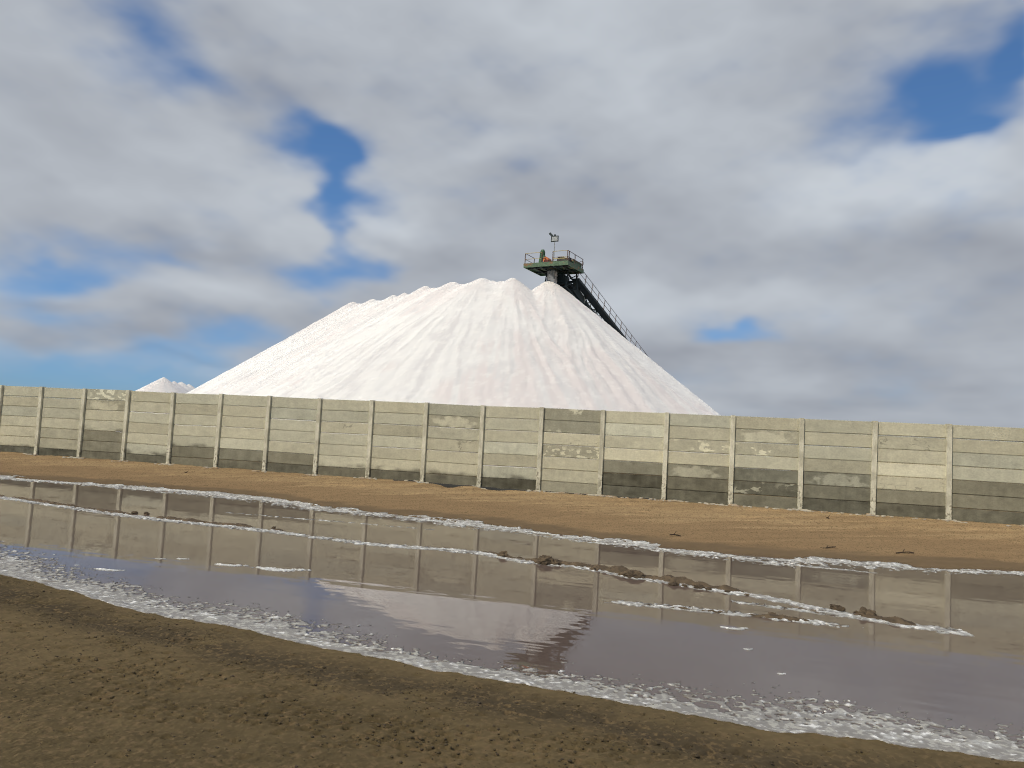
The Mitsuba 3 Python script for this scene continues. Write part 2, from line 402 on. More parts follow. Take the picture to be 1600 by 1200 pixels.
# ------------------------------------------------------------------ salt crust along the water
def crust_strip(key, xs, ws, centre, mask_fn, height, label, white=.5, category=None):
    """a sheet of crystals that shows where it rises above water and mud, and dips under them elsewhere"""
    x, w = np.meshgrid(xs, ws)
    y = centre(x) + w
    m = mask_fn(x, y, w)
    lumps = N2(x, y, 11, 13, 3, 61)
    fines = N2(x, y, 27, 31, 3, 64)
    rise = np.clip(m * 3, 0, 1) ** .6
    zg, _ = land(x, y)
    z = np.where(m > 0, np.maximum(.0015 + height * rise * (.12 + .7 * np.maximum(lumps - .4, 0) + 1.5 * np.maximum(fines - .42, 0)), zg + .002 + height * .4 * rise * fines),
                 np.minimum(-.05 * np.minimum(-m * 3, 1) - .0015, zg - .01))
    # slush that has soaked up mud, white crystals on it
    k = ss(white - .09, white + .13, N2(x, y, 4, 8, 3, 62) * .34 + lumps * .18 + fines * .48)
    c = lerp3((.22, .215, .21), (.54, .56, .57), k)
    c = lerp3(c, (.80, .81, .82), ss(.57, .70, fines) * k)
    c = lerp3(c, (.15, .125, .10), ss(.62, .74, N2(x, y, 3, 8, 4, 65)) * .6)
    f = grid_faces(*x.shape)
    f = f[(m.ravel()[f] > -.12).any(1)]
    used = np.unique(f)
    new = np.full(m.size, -1)
    new[used] = np.arange(len(used))
    key = put(key, (np.stack([x, y, z], -1).reshape(-1, 3)[used], new[f]), 'mat_crust', True, color=c.reshape(-1, 3)[used])
    tag(key, label, category, kind=None if category else 'stuff')
    return key


def near_mask(x, y, w):
    wide = np.interp(x, [-16, -6, -4.4, -3.2, -2.4, -1.7, -1.0, -.5, .1, .6, 1.2, 2.0, 2.7, 3.5, 14], [.9, .88, .66, .55, .55, .50, .58, .22, .30, .45, .50, .62, .52, .48, .5])
    inner = 1 - w / np.maximum(wide, .05)                # 1 at the mud, 0 at the open water
    m = np.minimum(inner * 1.15, 1.0) * .55 + (N2(x + .3 * y, y, 1.3, 3.0, 3, 71) - .5) * .7 + (N2(x, y, 12, 17, 3, 72) - .5) * .8 + (N2(x, y, 30, 36, 2, 75) - .5) * 1.5 - .16
    shore = .10 + .10 * N2(x, y, 2.3, 2, 3, 76)
    m = np.where(w < shore, np.maximum(m, .22 * ss(-.12, -.03, w + (N2(x, y, 5, 5, 3, 73) - .5) * .12)), m)
    m = np.where(w < -.12 + (N2(x, y, 4, 4, 3, 74) - .5) * .14, -.3, m)
    return np.where(w > wide + .3, -.3, m)


crust_strip('salt_crust', np.arange(-8.5, 6.5, .0095), np.arange(-.25, 1.1, .0095), near_f, near_mask, .013,
            'white and grey salt crust along the near edge of the brine pool', .585)


def far_mask(x, y, w):
    wide = np.interp(x, [-20, -12, -9, -6.5, -5.0, -3.5, -1.5, 1, 2.5, 4, 6, 8, 14], [.5, .45, .6, .9, .95, .6, .8, .7, .6, .75, .5, .5, .5])
    inner = (w + wide) / np.maximum(wide, .05)           # 0 at the open water, 1 at the sand
    m = np.minimum(inner * 1.5, 1.0) * .5 + (N2(x + .3 * y, y, .8, 3.2, 4, 81) - .5) * .8 + (N2(x, y, 5, 11, 3, 82) - .5) * .8 + (N2(x, y, 17, 21, 2, 85) - .5) * 1.6 - .27 + .18 * ss(-3, -6, x)
    m = np.where(w > .05 + (N2(x, y, 1.2, 3, 4, 83) - .5) * .8, -.3, m)
    return np.where(inner < -.25, -.3, m)


crust_strip('salt_crust', np.arange(-17, 12, .02), np.arange(-1.35, .7, .02), far_f, far_mask, .02,
            'white salt crust along the far edge of the pool below the sand bank', .50)


def ribbon_mask(width, seed, broken=.0):
    def fn(x, y, w):
        wob = (N2(x, y * 0, .9, 1, 3, seed) - .5) * .16
        return (1 - ((w - wob) / width) ** 2) * .5 + (N2(x, y, 8, 14, 3, seed + 1) - .5) * .9 + (N2(x, y, 24, 30, 2, seed + 3) - .5) * 1.6 - broken + (N2(x, y, 1.1, 1.5, 3, seed + 2) - .5) * .6
    return fn


crust_strip('salt_crust', np.arange(-15, 4.7, .014), np.arange(-.5, .25, .014), berm_f, lambda x, y, w: ribbon_mask(.14, 91, .12)(x, y, w + .13 - .08 * ss(1.5, 3.5, x)) - .10 * ss(.0, .6, x) * ss(2.4, 1.6, x) + .15 * ss(2.4, 3.2, x), .022,
            'thin line of white salt crust crossing the middle of the pool')
crust_strip('salt_crust', np.arange(1.1, 3.7, .016), np.arange(-.35, .3, .016), berm2_f, lambda x, y, w: ribbon_mask(.11, 95, .16)(x, y, w) - .6 * ss(3.35, 3.6, x) - .6 * ss(1.35, 1.15, x), .022,
            'short salt and mud line nearer than the long one, on the right of the pool')
crust_strip('salt_crust', np.arange(-5.2, -1.2, .02), np.arange(-.3, .3, .02), lambda x: 13.4 - (x + 4.55) * .205, lambda x, y, w: ribbon_mask(.07, 101, .36)(x, y, w), .015,
            'broken thread of salt floating close to the far crust, left of centre')
crust_strip('salt_crust', np.arange(2.6, 4.3, .016), np.arange(-.22, .2, .016), lambda x: 8.25 - (x - 2.7) * .42, lambda x, y, w: ribbon_mask(.10, 109, .34)(x, y, w), .018,
            'scattered salt flakes between the long and the short mud line')
crust_strip('salt_crust', np.arange(3.75, 5.6, .02), np.arange(-.2, .2, .02), lambda x: 11.2 - (x - 3.9) * .34, lambda x, y, w: ribbon_mask(.05, 105, .1)(x, y, w) - .6 * ss(5.3, 5.6, x), .018,
            'thin curved salt edge near the far bank on the right')


# salt floes and skins drifting on the open water: one by one
def lump(seed, sx, sy, sz, rough=.35, sub=3, fine=5):
    m = trimesh.creation.icosphere(sub)
    v = m.vertices.copy()
    n = meshkit.fbm(v * 1.6 + seed * 3.1, 4, seed) - .5
    n2 = meshkit.fbm(v * 5 + seed, 3, seed + 50) - .5
    v *= (1 + rough * 2 * n + rough * .9 * n2)[:, None]
    m.vertices = v * [sx, sy, sz]
    return m


FLOES = [(-2.62, 8.72, .34, .10, 'frothy salt patch on the water left of the heap reflection, largest floe'), (-3.26, 8.81, .22, .05, 'narrow salt floe just left of the largest frothy patch'),
         (-4.18, 8.97, .08, .03, 'tiny salt floe, left one of a close pair far left on the water'), (-3.93, 9.03, .09, .03, 'tiny salt floe, right one of a close pair far left on the water'),
         (-4.35, 8.2, .20, .05, 'small salt floe close to the near crust at far left'), (2.17, 6.41, .05, .02, 'small round salt fleck on open water right of the conveyor reflection'),
         (2.22, 5.78, .045, .015, 'small salt fleck on open water, the nearest to the right crust'), (2.27, 7.1, .13, .05, 'white salt floe just in front of the short mud line')]
for i, (x, y, a, b, lab) in enumerate(FLOES):
    def floe_mask(px, py, w, x=x, a=a, b=b, i=i):
        q = ((px - x) / a) ** 2 + ((w + .4 * b * np.cos((px - x) / a * 3)) / (b * .8)) ** 2
        return .55 * (1 - q) + ((N2(px, py, 9, 16, 3, 140 + i) - .5) * .9 + (N2(px, py, 26, 32, 2, 150 + i) - .5) * 1.1) * min(1, a * 6) - .04
    crust_strip('salt_floe', np.arange(x - 1.3 * a, x + 1.3 * a, .006 + a * .012), np.arange(-2 * b, 2 * b, .005 + b * .04), lambda q, y=y: y + 0 * q, floe_mask, .016 + a * .02, lab, .38, 'salt floe')


# ------------------------------------------------------------------ mud ridge and its clods
def ridge(key, xs, centre, half, hfun, label, off=0.0):
    ws = np.arange(-half * 2.2, half * 2.2, .014)
    x, w = np.meshgrid(xs, ws)
    y = centre(x) + w + off
    body = hfun(x) * np.exp(-((w + .04 * (N2(x, y, 3, 3, 3, 113) - .5)) / half) ** 2)
    z = body * (.35 + 1.3 * N2(x, y, 7, 9, 4, 111)) + (N2(x, y, 22, 26, 3, 112) - .5) * .03 * (body > .004) - .022
    c = lerp3((.125, .092, .058), (.075, .056, .037), ss(.35, .65, N2(x, y, 12, 12, 4, 114)))
    k = put(key, (np.stack([x, y, z], -1).reshape(-1, 3), grid_faces(*x.shape)), 'mat_mud', True, color=c.reshape(-1, 3))
    tag(k, label, kind='structure')


def ridge_h(x):
    patchy = ss(.42, .62, N2(x, x * 0, 1.7, 1, 3, 120))
    left = .06 * ss(-3.0, -3.6, x) * ss(.40, .62, N2(x, x * 0, 1.3, 1, 3, 121))
    mid = np.interp(x, [-.5, -.2, .0, .3, .45, .6, .9, 1.3, 1.7, 1.8, 2.0, 2.1, 2.5, 2.8, 3.0, 3.3, 3.75, 3.9, 4.2, 4.45], [0, .04, .06, .05, .11, .13, .10, .115, .125, .08, .06, .10, .10, .08, .04, .02, .03, .08, .07, .0])
    return left + mid * (.55 + .35 * patchy)


ridge('mud_ridge', np.arange(-12, 4.6, .016), berm_f, .085, ridge_h, 'low brown mud ridge rising from the pool behind its salt line', .03)
ridge('mud_ridge', np.arange(1.3, 3.4, .014), berm2_f, .06, lambda x: np.interp(x, [1.3, 1.6, 2.2, 2.5, 2.75, 3.0, 3.3], [0, .03, .035, .02, .06, .055, 0]), 'short brown mud ridge in front of the longer one', .02)

CLODS = [(.0, 10.36, .085, 'round brown mud clod at the left end of the ridge, apart from the rest'), (.24, 10.30, .03, 'small dark clod between the lone clod and the long lump'),
         (.58, 10.0, .135, 'large rounded mud lump at the start of the long ridge'), (.74, 9.94, .075, 'mud lump stuck to the right side of the large rounded one'),
         (1.20, 9.72, .045, 'low clod midway along the continuous ridge'), (1.58, 9.42, .08, 'mud lump near the end of the continuous ridge'), (1.72, 9.33, .095, 'last high mud lump of the continuous ridge'),
         (2.11, 8.98, .06, 'squarish clod just past the gap in the ridge'), (2.24, 8.93, .032, 'small clod second past the gap in the ridge'), (2.40, 8.86, .062, 'mud clod third past the gap in the ridge'), (2.49, 8.80, .045, 'mud clod fourth past the gap in the ridge'),
         (2.70, 8.70, .038, 'mud clod fifth past the gap in the ridge'), (2.90, 8.60, .03, 'low clod at the right end of the row past the gap'), (3.72, 8.06, .085, 'dark clod farthest back on the right salt patch'), (3.90, 7.99, .03, 'small clod beside the dark one on the right salt patch'),
         (3.95, 7.86, .10, 'flat brown clod in the right salt patch'), (4.18, 7.72, .045, 'rightmost brown clod of the pool near the salt tip'),
         (-6.46, 12.86, .058, 'dark clod, left one of the pair on the salt line'), (-6.24, 12.84, .05, 'dark pointed clod, right one of the pair on the salt line'), (-8.3, 13.52, .045, 'dark clod on the salt line at far left'),
         (-7.95, 13.42, .04, 'dark clod on the far-left salt line, a little right of the first'), (-3.75, 12.0, .04, 'low dark clod on the salt line left of the picture centre'), (2.85, 7.66, .045, 'reddish clod on the short front mud line')]
for i, (x, y, r, lab) in enumerate(CLODS):
    q = np.random.default_rng(900 + i)
    r *= .84
    m = lump(400 + i, r * q.uniform(1.0, 1.5), r * q.uniform(.75, 1.0), r * q.uniform(.62, .9), .6, 4)
    m.apply_transform(trimesh.transformations.rotation_matrix(q.uniform(-.4, .4), [0, 1, 0]))
    m.apply_translation([x, y + (.05 if x > -1 else -.09), r * .12])
    k = meshkit.fbm(m.vertices * 14, 3, 7)
    tag(put('mud_clod', m, 'mat_mud', True, color=lerp3((.125, .092, .058), (.075, .056, .037), ss(.35, .65, k))), lab, 'mud clod')

# ------------------------------------------------------------------ the precast wall
PITCHZ, TOPZ = .297, 2.396
PANEL_TONES = {
    -3: ([1, 1, 1, 1, 1, 1, 3.8], {}), -2: ([1, 1.2, 1, 1, 1, 1, 3.8], {5: 1}), -1: ([1, 1, 1.1, 1, 1, 1, 3.7], {5: 1}), 0: ([1, 1.2, 1.2, 1, 1.7, 1.8, 3.8], {}),
    1: ([1.5, 2.0, .9, 1.1, 3, 3, 3.3], {1: 3, 3: 1, 0: 2}), 2: ([1, 1, 1, 1, 1, 1, 3.8], {5: 1}), 3: ([1, 1, .8, 1, 1.2, 3, 3.4], {4: 1}), 4: ([1.1, 1, 1, .9, .8, 3, 3.5], {6: 4}),
    5: ([1.1, 1.1, 1.1, 1, .8, 2.9, 3.8], {}), 6: ([1, 1.1, 1.2, .9, 1, .8, 3.8], {5: 1, 2: 4}), 7: ([1, 1, 1.1, .6, 1.2, .8, 3.6], {5: 1}), 8: ([1.9, 2.0, 1, .9, .8, .7, 3.6], {1: 3, 5: 1, 3: 4}),
    9: ([.7, .9, .9, .5, 1.4, 1, 3.7], {5: 1}), 10: ([2.2, 2.3, .5, 2.2, 1.1, 1.2, 2.1], {0: 2, 1: 2, 2: 4, 3: 2}), 11: ([.8, .5, .7, .3, 2.8, 3.7, 3.9], {}), 12: ([1, .9, 1.3, .8, 2.5, 3.6, 3.8], {4: 3, 2: 2}),
    13: ([1.2, 1.6, 1.5, .7, 3, 3.6, 3.3], {1: 3, 2: 2, 5: 2}), 14: ([1, 1, 1, 1.8, 2.9, 3.4, 3.8], {4: 3}), 15: ([.3, 1.3, 1, .3, 1, 3, 3.7], {4: 4, 1: 4}), 16: ([.8, 1.3, 1.2, .9, 3, 3.2, 3.9], {}),
    17: ([1, 1, 1.2, .9, 2.8, 3.4, 3.8], {})}
PANEL_LABELS = {(10, 0): 'grey top panel with pale scaled flecks', (10, 3): 'grey panel with pale flecks, fourth down', (14, 4): 'dark panel with a wide pale patch', (8, 1): 'panel with a pale rounded patch on darker concrete', (15, 4): 'pale panel with dark squiggly marks'}
prof = np.array([(-.025, 0), (.006, 0), (.025, .017), (.025, .291), (.022, .294), (-.025, .294)])   # thickness (front is +), height


def panel_mesh(L):
    n = len(prof)
    v = np.array([(x, -p[0], p[1]) for x in (0, L) for p in prof])
    f = []
    for i in range(n):
        j = (i + 1) % n
        f += [[i, n + i, n + j], [i, n + j, j]]
    f += [[0, i, i + 1] for i in range(1, n - 1)] + [[n, n + i + 1, n + i] for i in range(1, n - 1)]
    return v, np.array(f)[:, ::-1]


wall = 'precast_wall'
tag(wall, 'long pale precast concrete wall of stacked panels between slim posts', 'wall')
wr = np.random.default_rng(31)


def post_at(i):
    k = i - 10
    return np.array([WX + 1.5 * k * CW, WY - 1.5 * k * SW, TOPZ + .0036 * 1.5 * k])


to_local = np.array([[CW, SW, 0], [-SW, CW, 0], [0, 0, 1]])     # columns are along, into the wall
R = np.array([[CW, SW, 0], [-SW, CW, 0], [0, 0, 1.0]])          # world = R @ (along, depth, z) with along = (CW,-SW), depth = (SW, CW)
tops = {i: post_at(i) + [0, 0, wr.normal(0, .006)] for i in range(-6, 24)}
for i in range(-5, 23):
    p = tops[i]
    b = box(.105, .13, p[2] + .3 + .012)
    b.apply_translation([0, .012, (p[2] + .012 - .3) / 2])
    v = b.vertices
    v[:, 0] *= np.where(v[:, 1] < 0, .93, 1)                     # slightly tapered face, as cast
    lean = wr.normal(0, .004), wr.normal(0, .003)
    v[:, 0] += lean[0] * v[:, 2]
    v[:, 1] += lean[1] * v[:, 2]
    m = trimesh.Trimesh(v @ R.T + [p[0], p[1], 0], b.faces, process=False)
    put(wall + '__post', m, 'mat_post')
for i in range(-5, 22):
    a, b2 = tops[i], tops[i + 1]
    tones, marks = PANEL_TONES.get(i, None) or ([wr.uniform(.6, 1.6) for _ in range(4)] + [wr.choice([1, 2.8]), wr.choice([1, 3.2]), 3.7], {})
    for row in range(7):
        L = 1.5 - .105 + .03
        v, f = panel_mesh(L)
        v = v.copy()
        if row == 0 and i == 1:
            v[:, 2] += .012 * (v[:, 2] > .1)
        z0 = -PITCHZ * (row + 1) + .0
        jig = wr.normal(0, .0009, 2)
        v[:, 1] += .025 + jig[0] + jig[1] * v[:, 0]
        frac = (v[:, 0] + .0525 - .015) / 1.5
        zz = a[2] + (b2[2] - a[2]) * frac + z0 + wr.normal(0, .0015)
        hue = int(wr.integers(0, 8))
        tone = int(round(np.clip(tones[row] + wr.normal(0, .12), 0, 4.2) * 4))
        uv = np.c_[tone + 32 * hue + np.clip(v[:, 0] / 2, .01, .99), marks.get(row, 0) + np.clip(v[:, 2] / .4, .01, .9)]
        w = np.c_[v[:, 0] + .0525 - .015, v[:, 1], v[:, 2] + zz] @ R.T + [a[0], a[1], 0]
        fs = np.asarray(f)
        vf, uf = w[fs].reshape(-1, 3), uv[fs].reshape(-1, 2)     # split corners: flat faces
        k = put(wall + '__panel', (vf, np.arange(len(vf)).reshape(-1, 3)), 'mat_panel', False, uv=uf)
        if (i, row) in PANEL_LABELS:
            tag(k, PANEL_LABELS[(i, row)])

# black liner edge showing along the foot of the wall, sagging where the sand is scoured
def liner(x0, x1, seed):
    xs = np.arange(x0, x1, .06)
    ys = wall_y(xs)
    dw = .13 + .05 * (N2(xs, xs * 0, 1.1, 1, 3, seed) - .5)
    y = ys - dw / CW
    z, _ = land(xs, y)
    z0 = np.minimum(z - .06, .30)
    zz = np.array([z[max(0, i - 9):i + 10].max() for i in range(len(z))])
    top = np.maximum(z, zz - .02) + .022 + .035 * (N2(xs, xs * 0, 1.3, 1, 3, seed + 1) - .5)
    v = np.concatenate([np.c_[xs, y - .006, z0], np.c_[xs, y - .006, top], np.c_[xs, y + .006, top], np.c_[xs, y + .006, z0]])
    n = len(xs)
    f = []
    for r in range(3):
        for i in range(n - 1):
            a = r * n + i
            f += [[a, a + 1, a + n + 1], [a, a + n + 1, a + n]]
    return v, np.array(f)


for (x0, x1, lab) in [(-2.9, .75, 'black liner edge along the wall foot, the left strip by the scoured hollow'), (.95, 1.95, 'short black liner strip at the wall foot right of centre'), (2.2, 3.9, 'thin black liner strip at the wall foot, the rightmost strip')]:
    tag(put('black_liner', liner(x0, x1, int(x0 * 10) + 300), 'mat_liner', True), lab, 'plastic liner')

# grit and salt heaped against the foot of posts
bits = []
gr = np.random.default_rng(77)
for i in range(-5, 22):
    p = post_at(i)
    for _ in range(16):
        u, d = gr.normal(0, .16), gr.uniform(.06, .22)
        x, y = p[0] + u * CW - d * SW, p[1] - u * SW - d * CW
        z, _c = land(np.array([[x]]), np.array([[y]]))
        r = gr.uniform(.015, .055)
        q = lump(int(gr.integers(1, 9999)), r * 1.3, r, r * .55, .3, 1)
        q.apply_translation([x, y, float(z[0, 0]) + r * .1])
        bits.append(q)
for (a, b, n) in [(1.0, 2.6, 60), (2.4, 4.2, 60), (4.4, 9, 60), (-.6, -.1, 26)]:
    for _ in range(n):
        x = gr.uniform(a, b)
        y = wall_y(x) - gr.uniform(.06, .2)
        z, _c = land(np.array([[x]]), np.array([[y]]))
        r = gr.uniform(.012, .04)
        q = lump(int(gr.integers(1, 9999)), r * 1.5, r, r * .6, .3, 1)
        q.apply_translation([x, y, float(z[0, 0]) + r * .1])
        bits.append(q)
m = cat(bits)
gc = lerp3((.42, .38, .30), (.30, .22, .14), ss(.4, .6, meshkit.fbm(m.vertices * 3, 2, 5)))
tag(put('wall_grit', m, 'mat_crust', True, color=gc), 'pale grit and salt crumbs heaped along the foot of the wall', kind='stuff')

# crumbs of mud lying about the foreground, thick in the churned band and in the tread rows
cr = np.random.default_rng(55)
xy = [(px, py + 1.5 * r, .5) for (px, py, r, _d) in DENTS]
for _ in range(4000):
    x = cr.uniform(-5.4, 4.2)
    d = abs(cr.normal(.62, .22)) if cr.random() < .38 else cr.uniform(.02, 2.6)
    xy.append((x, float(near_f(x)) - d, 1))
xy = np.array(xy)
ROWS = len(DENTS) - 520
keep = (N2(xy[:, 0], xy[:, 1], 1.6, 2.2, 3, 57) > .40) | (xy[:, 2] < 1)
xy = xy[keep]
zg, _ = land(xy[:, 0], xy[:, 1])
ico = trimesh.creation.icosphere(1)
vs, fs = [], []
for j, ((x, y, _k), z) in enumerate(zip(xy, zg)):
    r = cr.uniform(.0045, .0075) if j < ROWS else min(.0025 + cr.exponential(.0014), .0085)
    v = ico.vertices * (1 + cr.uniform(-.3, .3, (len(ico.vertices), 1))) * [r * cr.uniform(.9, 1.7), r, r * cr.uniform(.6, 1)]
    vs.append(v + [x, y, z + r * .2])
    fs.append(ico.faces + j * len(ico.vertices))
vs, fs = np.concatenate(vs), np.concatenate(fs)
cc = lerp3((.085, .066, .036), (.050, .040, .024), ss(.3, .7, N2(vs[:, 0], vs[:, 1], 5, 5, 2, 58)))
tag(put('mud_crumbs', (vs, fs), 'mat_mud', True, color=cc), 'small crumbs of dark mud strewn over the foreground', kind='stuff')

# small scraps lying on the sand
for i, (x, y, L, ang, lab) in enumerate([(5.5, 12.40, .26, -.1, 'dark stick on the damp sand, left one of two near the right crust'), (6.65, 12.12, .30, -.15, 'dark stick on the damp sand, right one of two near the right crust'),
                                         (3.0, 12.82, .20, -.05, 'dark stick on the sand right of the picture centre'), (6.75, 15.25, .12, .5, 'small bent dark scrap high on the sand bank at the right'), (-8.3, 18.9, .10, .3, 'small dark scrap on the sand bank at the far left')]):
    z, _ = land(np.array([[x]]), np.array([[y]]))
    z = float(z[0, 0])
    d = np.array([math.cos(ang), math.sin(ang), 0])
    pts = [np.array([x, y, z + .012]) + d * L * t + np.array([0, .02 * math.sin(5 * t), .018 * math.sin(3 * t + i)]) for t in (-.5, -.15, .2, .5)]
    m = cat([tapered(p, q, .011, .009, 7) for p, q in zip(pts[:-1], pts[1:])] + [tapered(pts[1], pts[1] + np.array([.05, .03, .05]), .009, .004, 6)])
    tag(put('stick', m, 'mat_scrap', 30), lab, 'stick')


# ------------------------------------------------------------------ salt heaps
def heap(cones, x0, x1, y0, y1, step, seed, gully=1.0):
    x, y = np.meshgrid(np.arange(x0, x1, step), np.arange(y0, y1, step))
    z = np.full(x.shape, -9.0)
    st = np.zeros(x.shape)
    fl = np.zeros(x.shape)
    for i, (cx, cy, H, s, tip) in enumerate(cones):
        dx, dy = x - cx, y - cy
        r, th = np.hypot(dx, dy), np.arctan2(dx, -dy)                 # th = 0 faces the viewer's side
        ct, sn = np.cos(th), np.sin(th)
        wv = (meshkit.fbm(np.stack([x * .35, y * .35, x * 0 + i], -1), 3, seed + i) - .5) * .10
        a = np.stack([np.cos(th + wv) * 7.5, np.sin(th + wv) * 7.5, r * .035 + i * 7], -1)
        g1 = meshkit.fbm(a, 3, seed + 7 * i) - .5
        g2 = meshkit.fbm(a * 3.3, 4, seed + 7 * i + 1) - .5
        g3 = meshkit.fbm(a * np.array([6.5, 6.5, 4.0]), 2, seed + 7 * i + 3) - .5
        gl = 1 - np.abs(2 * meshkit.fbm(a * 1.9, 3, seed + 7 * i + 2) - 1) * 2.2       # narrow runnels
        rel = (.26 * g1 + .20 * g2 + .10 * g3 - .05 * np.maximum(gl - .55, 0)) * ss(.2, 5, r) * gully
        zi = H - s * (np.sqrt(r * r + tip * tip) - tip) + rel + .0035 * np.maximum(r - 5, 0) ** 2 * .6
        m = zi > z
        kk = .05 + .55 * ss(.8, 6, r)
        h = np.clip(.5 + .5 * (zi - z) / kk, 0, 1)
        z = z * (1 - h) + zi * h + kk * h * (1 - h) * .7
        st = np.where(m, meshkit.fbm(np.stack([a[..., 0] * 2.6, a[..., 1] * 2.6, a[..., 2] * .5 + 3], -1), 4, seed + 90), st)
        fl = np.where(m, gl, fl)
    z += (meshkit.fbm(np.stack([x * 1.3, y * 1.3, z * 1.3], -1), 4, seed + 77) - .5) * .10
    z += (meshkit.fbm(np.stack([x * 5, y * 5, z * 4], -1), 2, seed + 78) - .5) * .02
    v = np.stack([x, y, np.maximum(z, .1)], -1).reshape(-1, 3)
    f = grid_faces(*x.shape)
    f = f[(z.ravel()[f] > .1).any(1)]
    patch = meshkit.fbm(np.stack([x * .22, y * .22, x * 0 + 3], -1), 4, seed + 60)
    pink = ss(.44, .60, st * .75 + patch * .25) * ss(.36, .54, patch)
    c = lerp3((.72, .73, .75), (.68, .652, .67), pink)
    grey = ss(.47, .62, meshkit.fbm(np.stack([x * .9, y * .9, z * .9], -1), 4, seed + 61) * .4 + (1 - st) * .6)
    c = lerp3(c, (.60, .60, .63), grey * .7)
    fl2 = ss(.55, .72, meshkit.fbm(np.stack([x * 4, y * 4, z * 4], -1), 3, seed + 62))
    c = lerp3(c, (.80, .805, .81), fl2 * .4)
    used = np.unique(f)
    new = np.full(len(v), -1)
    new[used] = np.arange(len(used))
    return (v[used], new[f]), c.reshape(-1, 3)[used]


MAIN = [(2.05, 45.0, 11.38, .79, .28), (-.3, 44.7, 11.38, .75, .16), (-2.2, 45.4, 11.38, .71, .35), (-4.15, 46.9, 11.32, .71, .4), (-6.2, 48.9, 11.36, .71, .2), (-8.0, 51.5, 11.3, .715, .14), (-8.95, 52.4, 11.28, .715, .12), (-10.9, 54.7, 11.28, .715, .25), (-12.8, 56.5, 11.3, .72, .16)]
for a, b in zip(MAIN[1:-1], MAIN[2:]):          # the stacker moved on little by little: the crest is nearly filled between its stops
    for t in (.33, .67):
        MAIN = MAIN + [tuple(np.array(a) * (1 - t) + np.array(b) * t - [0, 0, .21, 0, -.15])]
mesh, col = heap(MAIN, -32, 20, 26, 76, .11, 500)
tag(put('salt_pile', mesh, 'mat_salt_pile', True, color=col), 'huge white salt heap with faint pink streaks rising behind the wall', 'salt heap')
for i, (cx, cy, H, lab) in enumerate([(-62.6, 130, 8.2, 'small distant white salt heap left of the huge one, the largest of the far row'), (-70.0, 150, 8.45, 'distant white salt heap, second of the far row from the left'),
                                      (-75.4, 165, 9.1, 'distant white salt heap, third of the far row from the left'), (-82.5, 185, 9.5, 'distant white salt heap at the right end of the far row')]):
    mesh, col = heap([(cx, cy, H, .66, .12)], cx - 15, cx + 15, cy - 15, cy + 15, .22, 700 + 20 * i, .25)
    tag(put('salt_pile', mesh, 'mat_salt_pile', True, color=col), lab, 'salt heap')

# ------------------------------------------------------------------ stacking conveyor over the heap
CONV = 'stacking_conveyor'
tag(CONV, 'dark green stacking conveyor with railed head platform above the huge salt heap', 'conveyor')
AZ, SL = math.radians(28.15), math.radians(15.05)
O = np.array([2.25, 45.03, 0.0])
U, Vv, K = np.array([math.sin(AZ), math.cos(AZ), 0]), np.array([math.cos(AZ), -math.sin(AZ), 0]), np.array([0, 0, 1.0])


def L(u, v, z):
    return O + U * u + Vv * v + K * z


def lbox(u0, u1, v0, v1, z0, z1):
    c = L((u0 + u1) / 2, (v0 + v1) / 2, (z0 + z1) / 2)
    b = trimesh.creation.box((v1 - v0, u1 - u0, z1 - z0))
    M = np.eye(4)
    M[:3, 0], M[:3, 1], M[:3, 2], M[:3, 3] = Vv, U, K, c
    b.apply_transform(M)
    return b


def part(name, mesh, mat, smooth=False):
    return put(f'{CONV}__{name}', mesh, mat, smooth)


PU, PV, PZ = 1.25, 1.52, 12.02
part('platform', lbox(-PU + .03, PU - .03, -PV + .03, PV - .03, PZ + .13, PZ + .17), 'mat_green_steel')
part('platform__fascia', lbox(-PU, -PU + .05, -PV, PV, PZ, PZ + .26), 'mat_green_steel')
part('platform__fascia', lbox(PU - .05, PU, -PV, PV, PZ, PZ + .26), 'mat_green_steel')
part('platform__fascia', lbox(-PU + .05, PU - .05, PV - .05, PV, PZ + .002, PZ + .258), 'mat_green_steel')
part('platform__fascia', lbox(-PU + .05, PU - .05, -PV, -PV + .05, PZ + .002, PZ + .258), 'mat_green_steel')
for v in (-.95, -.45, .45, .95):
    part('platform__joist', lbox(-PU + .05, PU - .05, v - .04, v + .04, PZ + .01, PZ + .13), 'mat_dark_steel')
for u in (-.62, .55):
    part('platform__joist', lbox(u - .05, u + .05, -PV + .05, PV - .05, PZ + .03, PZ + .128), 'mat_dark_steel')
D = PZ + .17
RH = .74


def rail_run(pts, post_us, mat='mat_rail', mid=True, r=.018, posts_mat=None):
    """a handrail with a knee rail; posts stand under it"""
    m = []
    for a, b in zip(pts[:-1], pts[1:]):
        m.append(rod(a, b, r))
        if mid:
            m.append(rod(a - K * RH * .5, b - K * RH * .5, r * .85))
    k = part('railing', cat(m), mat, 30)
    for q in post_us:
        put(k + '__post', bar(q - K * RH, q + K * .01, .04, .04, up=U), posts_mat or 'mat_rail')
    return k


top = D + RH
rail_run([L(-PU + .08, PV - .08, top), L(PU - .02, PV - .08, top)], [L(-PU + .3, PV - .08, top), L(-.05, PV - .08, top), L(PU - .06, PV - .08, top)])
rail_run([L(-PU + .08, -PV + .06, top), L(.12, -PV + .06, top)], [L(-PU + .08, -PV + .06, top), L(.1, -PV + .06, top)])
rail_run([L(-PU + .08, -PV + .06, top), L(-PU + .08, -.28, top)], [L(-PU + .08, -.30, top)], 'mat_yellow_rail')
rail_run([L(-PU + .08, .42, top), L(-PU + .08, PV - .08, top)], [L(-PU + .08, .44, top), L(-PU + .08, PV - .09, top)], 'mat_yellow_rail', posts_mat='mat_rail')
